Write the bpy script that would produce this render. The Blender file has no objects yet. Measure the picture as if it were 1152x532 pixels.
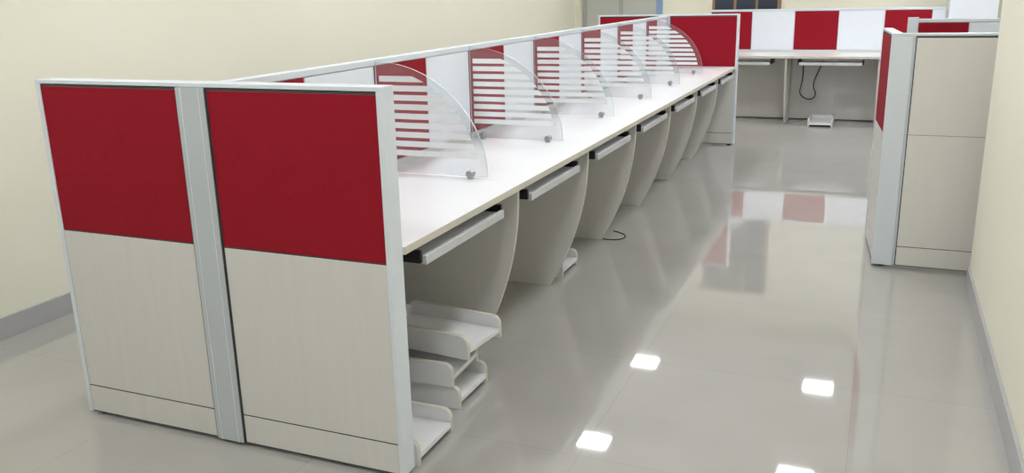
import bpy, bmesh, math, random
import numpy as np
from mathutils import Matrix, Vector
random.seed(3)
R=np.array([[0.92363,0.0834,-0.37448],[0.383,-0.25749,0.88718],[-0.02245,-0.96277,-0.26971]])
CAMF=985.3; H=1.4435

# ---------------- materials ----------------
def lin(c):
    c=c/255; return c/12.92 if c<=.04045 else ((c+.055)/1.055)**2.4
def col(r,g,b): return (lin(r),lin(g),lin(b),1)
def mat(name,rgb,rough=.5,metal=0,spec=.5,noise=None,amt=.06,bump=0,coat=0):
    m=bpy.data.materials.new(name); m.use_nodes=True; nt=m.node_tree; b=nt.nodes['Principled BSDF']
    c=col(*rgb); b.inputs['Base Color'].default_value=c; b.inputs['Roughness'].default_value=rough
    b.inputs['Metallic'].default_value=metal; b.inputs['Specular IOR Level'].default_value=spec; b.inputs['Coat Weight'].default_value=coat
    if noise:
        tc=nt.nodes.new('ShaderNodeTexCoord'); mp=nt.nodes.new('ShaderNodeMapping'); mp.inputs['Scale'].default_value=noise
        n=nt.nodes.new('ShaderNodeTexNoise'); n.inputs['Scale'].default_value=1; n.inputs['Detail'].default_value=4
        mx=nt.nodes.new('ShaderNodeMix'); mx.data_type='RGBA'
        mx.inputs['A'].default_value=tuple(x*(1-amt) for x in c[:3])+(1,); mx.inputs['B'].default_value=tuple(min(1,x*(1+amt)) for x in c[:3])+(1,)
        nt.links.new(tc.outputs['Object'],mp.inputs[0]); nt.links.new(mp.outputs[0],n.inputs[0]); nt.links.new(n.outputs[0],mx.inputs['Factor'])
        nt.links.new(mx.outputs['Result'],b.inputs['Base Color'])
        if bump:
            bp=nt.nodes.new('ShaderNodeBump'); bp.inputs['Strength'].default_value=bump; bp.inputs['Distance'].default_value=.002
            nt.links.new(n.outputs[0],bp.inputs['Height']); nt.links.new(bp.outputs[0],b.inputs['Normal'])
    return m
RED=mat('red_fabric',(146,12,33),.8,spec=.25,noise=(260,260,260),amt=.2,bump=.35)
LAM=mat('cream_laminate',(212,210,206),.45,noise=(40,40,4),amt=.05)
LAM_LIT=mat('lit_cream_laminate',(224,221,215),.4,noise=(30,30,4),amt=.03)  # same cream laminate, brighter light on the right cluster put into its colour
DESK=mat('desk_laminate',(231,231,234),.3,noise=(60,12,60),amt=.03)
EDGE=mat('edge_band',(206,201,188),.45,noise=(30,30,30))
WHT=mat('white_board',(230,235,243),.35,noise=(3,3,3),amt=.02)
ALU=mat('powder_coated_frame',(218,225,232),.35,noise=(5,5,5),amt=.02)
POST=mat('grey_post',(188,194,198),.4,noise=(5,5,5),amt=.03)
TRAYF=mat('tray_lip',(196,198,201),.4,noise=(5,5,5),amt=.03)
DRK=mat('dark_gasket',(70,72,74),.6,noise=(20,20,20))
BLK=mat('black_metal',(22,22,24),.45,noise=(20,20,20))
CHR=mat('brushed_steel',(170,170,172),.3,metal=.9,noise=(90,90,90))
WALL=mat('cream_wall_paint',(240,237,219),.65,spec=.3,noise=(1.5,1.5,1.5),amt=.02)
CEIL=mat('ceiling_paint',(238,238,236),.8,noise=(2,2,2),amt=.01)
BASE=mat('skirting_tile',(178,177,178),.25,noise=(6,6,6),amt=.05)
DGL=mat('dark_window_glass',(60,70,84),.1,noise=(1,1,1))
DOOR=mat('grey_door',(168,170,166),.35,noise=(2,2,2))
DOORP=mat('door_panel',(190,192,184),.3,noise=(1,1,1))
BLU=mat('blue_trim',(130,160,200),.4,noise=(5,5,5))
TAN=mat('tan_frame',(150,120,90),.5,noise=(10,10,10))
def floor_mat():
    m=bpy.data.materials.new('vitrified_tile'); m.use_nodes=True; nt=m.node_tree; b=nt.nodes['Principled BSDF']
    tc=nt.nodes.new('ShaderNodeTexCoord'); br=nt.nodes.new('ShaderNodeTexBrick')
    br.offset=0; br.inputs['Scale'].default_value=1; br.inputs['Brick Width'].default_value=.8; br.inputs['Row Height'].default_value=.8
    br.inputs['Mortar Size'].default_value=.0013; br.inputs['Mortar Smooth'].default_value=.2
    br.inputs['Color1'].default_value=col(174,171,167); br.inputs['Color2'].default_value=col(172,169,165); br.inputs['Mortar'].default_value=col(160,156,152)
    n=nt.nodes.new('ShaderNodeTexNoise'); n.inputs['Scale'].default_value=3.5; n.inputs['Detail'].default_value=6
    mx=nt.nodes.new('ShaderNodeMix'); mx.data_type='RGBA'; mx.blend_type='OVERLAY'; mx.inputs['Factor'].default_value=.07
    nt.links.new(tc.outputs['Object'],br.inputs[0]); nt.links.new(tc.outputs['Object'],n.inputs[0])
    nt.links.new(br.outputs[0],mx.inputs['A']); nt.links.new(n.outputs[0],mx.inputs['B']); nt.links.new(mx.outputs['Result'],b.inputs['Base Color'])
    b.inputs['Roughness'].default_value=.03; b.inputs['IOR'].default_value=1.75; b.inputs['Specular IOR Level'].default_value=.9
    return m
FLOOR=floor_mat()
def glass_mat(name,tint,op,rough):
    m=bpy.data.materials.new(name); m.use_nodes=True; nt=m.node_tree; nt.nodes.clear()
    out=nt.nodes.new('ShaderNodeOutputMaterial'); tr=nt.nodes.new('ShaderNodeBsdfTransparent'); tr.inputs[0].default_value=tint
    pb=nt.nodes.new('ShaderNodeBsdfPrincipled'); pb.inputs['Base Color'].default_value=col(238,240,242); pb.inputs['Roughness'].default_value=rough
    n=nt.nodes.new('ShaderNodeTexNoise'); n.inputs['Scale'].default_value=20
    mr=nt.nodes.new('ShaderNodeMapRange'); mr.inputs['To Min'].default_value=op*.95; mr.inputs['To Max'].default_value=op*1.05
    mx=nt.nodes.new('ShaderNodeMixShader')
    nt.links.new(n.outputs[0],mr.inputs[0]); nt.links.new(mr.outputs[0],mx.inputs[0]); nt.links.new(tr.outputs[0],mx.inputs[1]); nt.links.new(pb.outputs[0],mx.inputs[2]); nt.links.new(mx.outputs[0],out.inputs[0])
    return m
GLS=glass_mat('clear_glass',(.92,.935,.94,1),.06,.1)
GED=glass_mat('glass_edge',(.5,.6,.6,1),.6,.2)
FRO=glass_mat('frosted_film',(.95,.95,.95,1),.9,.5)
def emis(name,c,s):
    m=bpy.data.materials.new(name); m.use_nodes=True; nt=m.node_tree; nt.nodes.clear()
    out=nt.nodes.new('ShaderNodeOutputMaterial'); e=nt.nodes.new('ShaderNodeEmission'); e.inputs[0].default_value=c; e.inputs[1].default_value=s
    nt.links.new(e.outputs[0],out.inputs[0]); return m
LITE=emis('led_panel',(.955,.98,1,1),70)

# ---------------- mesh builder ----------------
class MB:
    def __init__(s): s.v=[];s.f=[];s.m=[];s.mats=[]
    def mi(s,m):
        if m not in s.mats: s.mats.append(m)
        return s.mats.index(m)
    def box(s,x0,x1,y0,y1,z0,z1,m):
        x0,x1=sorted((x0,x1)); y0,y1=sorted((y0,y1)); b=len(s.v)
        s.v+=[(x,y,z) for x in(x0,x1) for y in(y0,y1) for z in(z0,z1)]
        k=s.mi(m)
        for f in((0,1,3,2),(4,6,7,5),(0,4,5,1),(2,3,7,6),(0,2,6,4),(1,5,7,3)): s.f.append(tuple(b+i for i in f)); s.m.append(k)
        return s
    def prism(s,poly,ax,a0,a1,m,em=None):
        def P(p,a):
            return {'x':(a,p[0],p[1]),'y':(p[0],a,p[1]),'z':(p[0],p[1],a)}[ax]
        b=len(s.v); n=len(poly); s.v+=[P(p,a0) for p in poly]+[P(p,a1) for p in poly]
        k=s.mi(m); ke=s.mi(em or m)
        s.f.append(tuple(range(b,b+n))); s.m.append(k)
        s.f.append(tuple(range(b+2*n-1,b+n-1,-1))); s.m.append(k)
        for i in range(n):
            j=(i+1)%n; s.f.append((b+i,b+n+i,b+n+j,b+j)); s.m.append(ke)
        return s
    def cyl(s,c,ax,r,L,m,n=20):
        i={'x':0,'y':1,'z':2}[ax]; o=[q for q in range(3) if q!=i]
        poly=[(c[o[0]]+r*math.cos(2*math.pi*t/n),c[o[1]]+r*math.sin(2*math.pi*t/n)) for t in range(n)]
        return s.prism(poly,ax,c[i]-L/2,c[i]+L/2,m)
    def build(s,name,parent=None,bevel=0,loc=None,rot=0):
        me=bpy.data.meshes.new(name)
        me.from_pydata(s.v,[],s.f)
        for m in s.mats: me.materials.append(m)
        for p,k in zip(me.polygons,s.m): p.material_index=k
        bm=bmesh.new(); bm.from_mesh(me); bmesh.ops.recalc_face_normals(bm,faces=bm.faces); bm.to_mesh(me); bm.free()
        o=bpy.data.objects.new(name,me); bpy.context.collection.objects.link(o)
        if bevel:
            bv=o.modifiers.new('bevel','BEVEL'); bv.width=bevel; bv.segments=2; bv.limit_method='ANGLE'
        if parent: o.parent=parent
        if loc: o.location=loc
        o.rotation_euler[2]=rot
        return o
def empty(name,loc=(0,0,0),rot=0):
    e=bpy.data.objects.new(name,None); bpy.context.collection.objects.link(e); e.location=loc; e.rotation_euler[2]=rot; e.empty_display_size=.1; return e

# ---------------- room ----------------
XW=-3.52; XR=.475; YC=4.61; XF=3.6; YB=10.5; YN=-3; HC=2.7; T=.12
MB().box(XW-T,XF+T,YN-T,YB+T,-.1,0,FLOOR).build('floor')
MB().box(XW-T,XF+T,YN-T,YB+T,HC,HC+.1,CEIL).build('ceiling')
MB().box(XW-T,XW,YN,YB,0,HC,WALL).build('wall_left')
MB().box(XW,XF,YB,YB+T,0,HC,WALL).build('wall_back')
MB().box(XF,XF+T,YC,YB,0,HC,WALL).build('wall_far_right')
MB().box(XR,XR+T,YN,YC-T,0,HC,WALL).build('wall_right')
MB().box(XR,XF,YC-T,YC,0,HC,WALL).build('wall_return')
MB().box(XW,XR,YN-T,YN,0,HC,WALL).build('wall_near')
MB().box(XW,XW+.012,YN,YB,0,.1,BASE).build('baseboard_left',bevel=.002)
MB().box(XR-.012,XR,YN,YC,0,.1,BASE).build('baseboard_right',bevel=.002)
MB().box(XW+.012,-3.44,YB-.012,YB,0,.1,BASE).box(-2.42,.55,YB-.012,YB,0,.1,BASE).box(1.02,XF,YB-.012,YB,0,.1,BASE).build('baseboard_back',bevel=.002)
MB().box(XR,XF,YC,YC+.012,0,.1,BASE).build('baseboard_return',bevel=.002)
w=MB()
w.box(-1.86,-1.10,YB-.03,YB,1.0,2.2,TAN)
for i in range(3): w.box(-1.83+i*.24,-1.62+i*.24,YB-.034,YB-.03,1.04,2.16,DGL)
w.build('window_1')
w=MB()
w.box(-3.42,-2.44,YB-.03,YB,0,2.15,DOOR)
for i in range(2): w.box(-3.36+i*.45,-2.97+i*.45,YB-.036,YB-.03,.15,2.05,DOORP)
w.box(-2.50,-2.44,YB-.04,YB-.03,0,2.15,BLU)
w.cyl((-2.94,YB-.05,1.0),'z',.01,.2,CHR).cyl((-2.94,YB-.04,1.08),'y',.008,.03,CHR).cyl((-2.94,YB-.04,.92),'y',.008,.03,CHR)
w.build('door_1')
MB().box(.57,1.0,10.0,YB-.001,0,HC,WHT).box(.56,1.01,9.99,YB-.001,0,.1,BASE).build('column')
for X,Y in [(-2.24,9.13),(-.35,9.1),(.81,9.5),(-2.24,7.18),(-.41,7.18),(.53,7.65),(-2.24,5.2),(-.4,5.3),(-2.24,3.3),(-.4,3.3),(-2.24,1.3),(-.4,1.3),(-2.24,-.7),(-.4,-.7),(2.5,6.0),(2.5,8.5)]:
    l=MB(); a=.145; c=.12
    l.box(X-a,X+a,Y-c,Y+c,HC-.012,HC-.006,LITE)
    for q in(-1,1):
        l.box(X+q*a,X+q*(a+.015),Y-c-.015,Y+c+.015,HC-.016,HC,ALU); l.box(X-a,X+a,Y+q*c,Y+q*(c+.015),HC-.016,HC,ALU)
    l.build('ceiling_light')

# ---------------- partitions ----------------
Y0=2.075; YE=8.38; XM=-1.915; XL=-2.558; XRP=-1.252; TH=.066
def screen(L,style='redlow',name='partition_screen',loc=(0,0,0),rot=0,th=.06,ph=1.2,segs=None,post=None,pm=None,lam=None):
    lam=lam or LAM
    o=MB(); z0=.012
    o.box(.012,L-.012,.008,th-.008,z0,ph-.02,ALU)
    o.box(0,.018,0,th,z0,ph-.012,ALU); o.box(L-.018,L,0,th,z0,ph-.012,ALU)
    o.box(0,L,0,th,ph-.012,ph,ALU)
    segs=segs or [(.02,L-.02)]
    for a,b in segs:
        for y0,y1,g in((.002,.008,.004),(th-.008,th-.002,th-.004)):
            lo,hi=(g,.009) if y0<.01 else (th-.009,g)
            o.box(a,b,lo,hi,z0,ph-.014,DRK)
            if style=='redlow':
                o.box(a+.005,b-.005,y0,y1,.695,ph-.022,RED); o.box(a+.005,b-.005,y0,y1,.118,.690,lam); o.box(a+.005,b-.005,y0,y1,z0+.004,.113,lam)
            else:
                o.box(a+.005,b-.005,y0,y1,.702,ph-.022,lam); o.box(a+.005,b-.005,y0,y1,.118,.70,lam); o.box(a+.005,b-.005,y0,y1,z0+.004,.114,lam)
    if post:
        a,b=post; o.box(a,b,-.004,th+.004,z0,ph-.013,pm or POST)
        if not pm:
            o.box(a+.018,a+.022,-.006,-.004,z0,ph-.014,ALU); o.box(b-.022,b-.018,-.006,-.004,z0,ph-.014,ALU)
            o.box(a-.003,a,-.003,.01,z0,ph-.014,DRK); o.box(b,b+.003,-.003,.01,z0,ph-.014,DRK)
    for x in(.05,L-.05): o.cyl((x,th/2,.006),'z',.018,.012,BLK)
    return o.build(name,loc=loc,rot=rot,bevel=.0015)
Lw=XRP-XL; pa,pb=XM-.054-XL,XM+.054-XL
screen(Lw,th=TH,segs=[(.014,pa-.002),(pb+.002,Lw-.014)],post=(pa,pb),name='end_partition_screen',loc=(XL,Y0,0))
screen(Lw+.02,th=TH,segs=[(.014,pa-.002),(pb+.002,Lw+.008)],post=(pa,pb),name='end_partition_screen',loc=(XL,YE-TH,0))
def spine(widths,name,loc,rot,th=.05,ph=1.19,post=0):
    o=MB(); z0=.012; L=sum(widths); o.box(0,L,.008,th-.008,z0,ph-.02,ALU)
    o.box(0,L,-.002,th+.002,ph-.022,ph,ALU)
    x=0
    for i,w in enumerate(widths):
        for y0,y1 in((0,.008),(th-.008,th)):
            o.box(x+.003,x+w-.003,y0,y1,.76,ph-.026,(RED,WHT)[i%2])
            o.box(x+(.003 if i%2==0 else 0),x+w-(.003 if i%2 else 0),y0,y1,z0,.755,LAM)
        if i%2==0: o.cyl((x+w/2,th/2,.006),'z',.018,.012,BLK)
        x+=w
    if post: o.box(-post,-.001,-.006,th+.006,z0,ph+.01,ALU).cyl((-post/2,th/2,.006),'z',.018,.012,BLK)
    return o.build(name,loc=loc,rot=rot,bevel=.001)
ys=Y0+TH+.002; ye=YE-TH-.002
B=[ys,3.09,3.98,4.87,5.76,6.65,7.54,ye]; N=7
ws=[]
for i in range(N): ws+=[(B[i+1]-B[i])/2]*2
spine(ws,'spine_partition',(XM+.025,ys,0),math.pi/2)

# ---------------- desks ----------------
def desk(loc,rot,P,gable=True,D=.64,flip=1,a=.07):
    e=empty('workstation_desk',loc,rot)
    f=-D*flip; bk=-.002*flip
    MB().box(.0008,P-.0008,bk,f,.706,.730,DESK).box(.0008,P-.0008,f,f-.002*flip,.706,.730,EDGE).build('tabletop',e,bevel=.002)
    if gable:
        pts=[(bk,0)]; n=16
        for i in range(n+1):
            t=i/n; z=.705*t; fr=(D-.02)-.20*(1-t)**2.1; pts.append((-fr*flip,z))
        pts.append((bk,.705))
        MB().prism(pts,'x',P-.020,P-.002,LAM,EDGE).build('gable_leg',e,bevel=.001)
    b=min(a+.61,P-.06)
    t=MB()
    t.box(a,b,-.25*flip,f+.012*flip,.640,.658,DESK).box(a,b,f+.012*flip,f-.004*flip,.638,.668,TRAYF)
    t.build('keyboard_tray',e,bevel=.003)
    s=MB()
    for x in(a-.014,b+.001):
        s.box(x,x+.013,-.26*flip,f+.01*flip,.645,.685,BLK); s.box(x+.001,x+.006,-.26*flip,f+.05*flip,.685,.7055,BLK)
    s.build('tray_slides',e)
    return e
def divider(loc,rot,flip=1,W=.485,Hh=.445):
    e=empty('glass_divider',loc,rot); n=28; z0=.739
    arc=[(-W*flip*math.cos(i/n*math.pi/2),z0+Hh*math.sin(i/n*math.pi/2)) for i in range(n+1)]
    poly=[(-.002*flip,z0)]+arc[:-1]+[(-.002*flip,z0+Hh)]
    MB().prism(poly,'x',-.005,.005,GLS,GED).build('glass_pane',e)
    s=MB(); k=9; zb=z0+.07; pitch=.037
    for i in range(k):
        za=zb+i*pitch; zt=za+.023
        def xr(z):
            q=1-((z-z0)/(Hh-.025))**2
            return (W-.035)*math.sqrt(q) if q>0 else .02
        if (zt-z0)>Hh-.03: break
        pl=[(-.02*flip,za)]+[(-xr(za+(zt-za)*j/4)*flip,za+(zt-za)*j/4) for j in range(5)]+[(-.02*flip,zt)]
        s.prism(pl,'x',-.0065,-.0055,FRO)
    s.build('frosted_stripes',e)
    c=MB()
    for u in(.06,W-.075):
        c.cyl((0,-u*flip,z0+.010),'x',.014,.034,CHR); c.box(-.012,.012,-(u-.01)*flip,-(u+.01)*flip,.7305,.743,CHR)
    c.build('glass_clamps',e,bevel=.001)
    return e
hp=math.pi/2
for i in range(N):
    y=B[i]; P=B[i+1]-B[i]; a=.125 if i==0 else .07
    desk((XM+.0275,y,0),hp,P,gable=i<N-1,a=a)
    desk((XM-.0275,y,0),hp,P,gable=i<N-1,flip=-1,a=a)
    if i>0:
        divider((XM+.0285,y,0),hp); divider((XM-.0285,y,0),hp,flip=-1)

# back row
YS=10.2; BX=-1.82
spine([.45]*5+[.12],'spine_partition',(BX,YS,0),0)
desk((BX,YS-.002,0),0,.9,D=.58,a=.12); desk((BX+.9,YS-.002,0),0,.9,D=.58,a=.12); desk((BX+1.8,YS-.002,0),0,.57,D=.58)
# ---------------- right cluster ----------------
screen(1.4,style='plain',segs=[(.112,.72),(.78,1.386)],post=(0,.10),pm=ALU,name='end_partition_screen',loc=(.03,4.81,0),lam=LAM_LIT)
screen(.55,style='redlow',name='side_partition_screen',loc=(.082,4.876,0),rot=math.radians(95),th=.05,lam=LAM_LIT)
spine([.32]*4,'spine_partition',(.21,6.95,0),0,post=.07)

# ---------------- cpu trolleys ----------------
def trolley(x,y,z,rot,name='cpu_trolley'):
    o=MB(); W=.25; L=.42; r=.035; h=.088
    o.box(-L+.0,0,.018,W-.018,.022,.040,DESK)
    arc=lambda cx,cz,a0,a1:[(cx+r*math.cos(math.radians(a)),cz+r*math.sin(math.radians(a))) for a in np.linspace(a0,a1,8)]
    pl=[(-L,0)]+[(0,0)]+arc(-r,h-r,0,90)+arc(-L+r,h-r,90,180)
    for a in(0,W-.018): o.prism(pl,'y',a,a+.018,DESK,EDGE)
    o.box(-L,-L+.018,.018,W-.018,.040,.075,DESK)
    return o.build(name,loc=(x,y,z),rot=rot,bevel=.001)
trolley(-1.30,2.56,0,0); trolley(-1.32,2.55,.0885,math.radians(3)); trolley(-1.28,2.60,.177,math.radians(-6))
trolley(-1.25,2.16,0,0)
trolley(-1.45,4.10,0,0)
trolley(-.68,9.66,0,math.radians(-90))
# cables
def cable(name,pts,r=.004):
    c=bpy.data.curves.new(name,'CURVE'); c.dimensions='3D'; c.bevel_depth=r; c.bevel_resolution=3
    s=c.splines.new('NURBS'); s.points.add(len(pts)-1); s.order_u=4; s.use_endpoint_u=True
    for p_,q in zip(s.points,pts): p_.co=(*q,1)
    c.materials.append(BLK); o=bpy.data.objects.new(name,c); bpy.context.collection.objects.link(o); return o
cable('power_cable',[(-1.75,5.0,.004),(-1.55,4.95,.004),(-1.45,4.82,.004),(-1.33,4.88,.004),(-1.34,5.0,.004),(-1.45,5.05,.004)],.003)
cable('hanging_cable',[(-.8,10.18,.64),(-.78,10.15,.4),(-.86,10.12,.3),(-.7,10.12,.2),(-.62,10.12,.3),(-.72,10.13,.38),(-.60,10.15,.6),(-.6,10.18,.65)],.006)

# ---------------- world, camera ----------------
wd=bpy.data.worlds.new('world'); bpy.context.scene.world=wd; wd.use_nodes=True
wd.node_tree.nodes['Background'].inputs[0].default_value=(.9,.93,1,1); wd.node_tree.nodes['Background'].inputs[1].default_value=.3
cam=bpy.data.cameras.new('camera'); co=bpy.data.objects.new('camera',cam); bpy.context.collection.objects.link(co)
cam.sensor_width=36; cam.lens=CAMF/1152*36; cam.clip_start=.05
M=np.eye(4); M[:3,0]=R[:,0]; M[:3,1]=-R[:,1]; M[:3,2]=-R[:,2]; M[2,3]=H
co.matrix_world=Matrix(M.tolist())
sc=bpy.context.scene; sc.camera=co
sc.view_settings.view_transform='Standard'
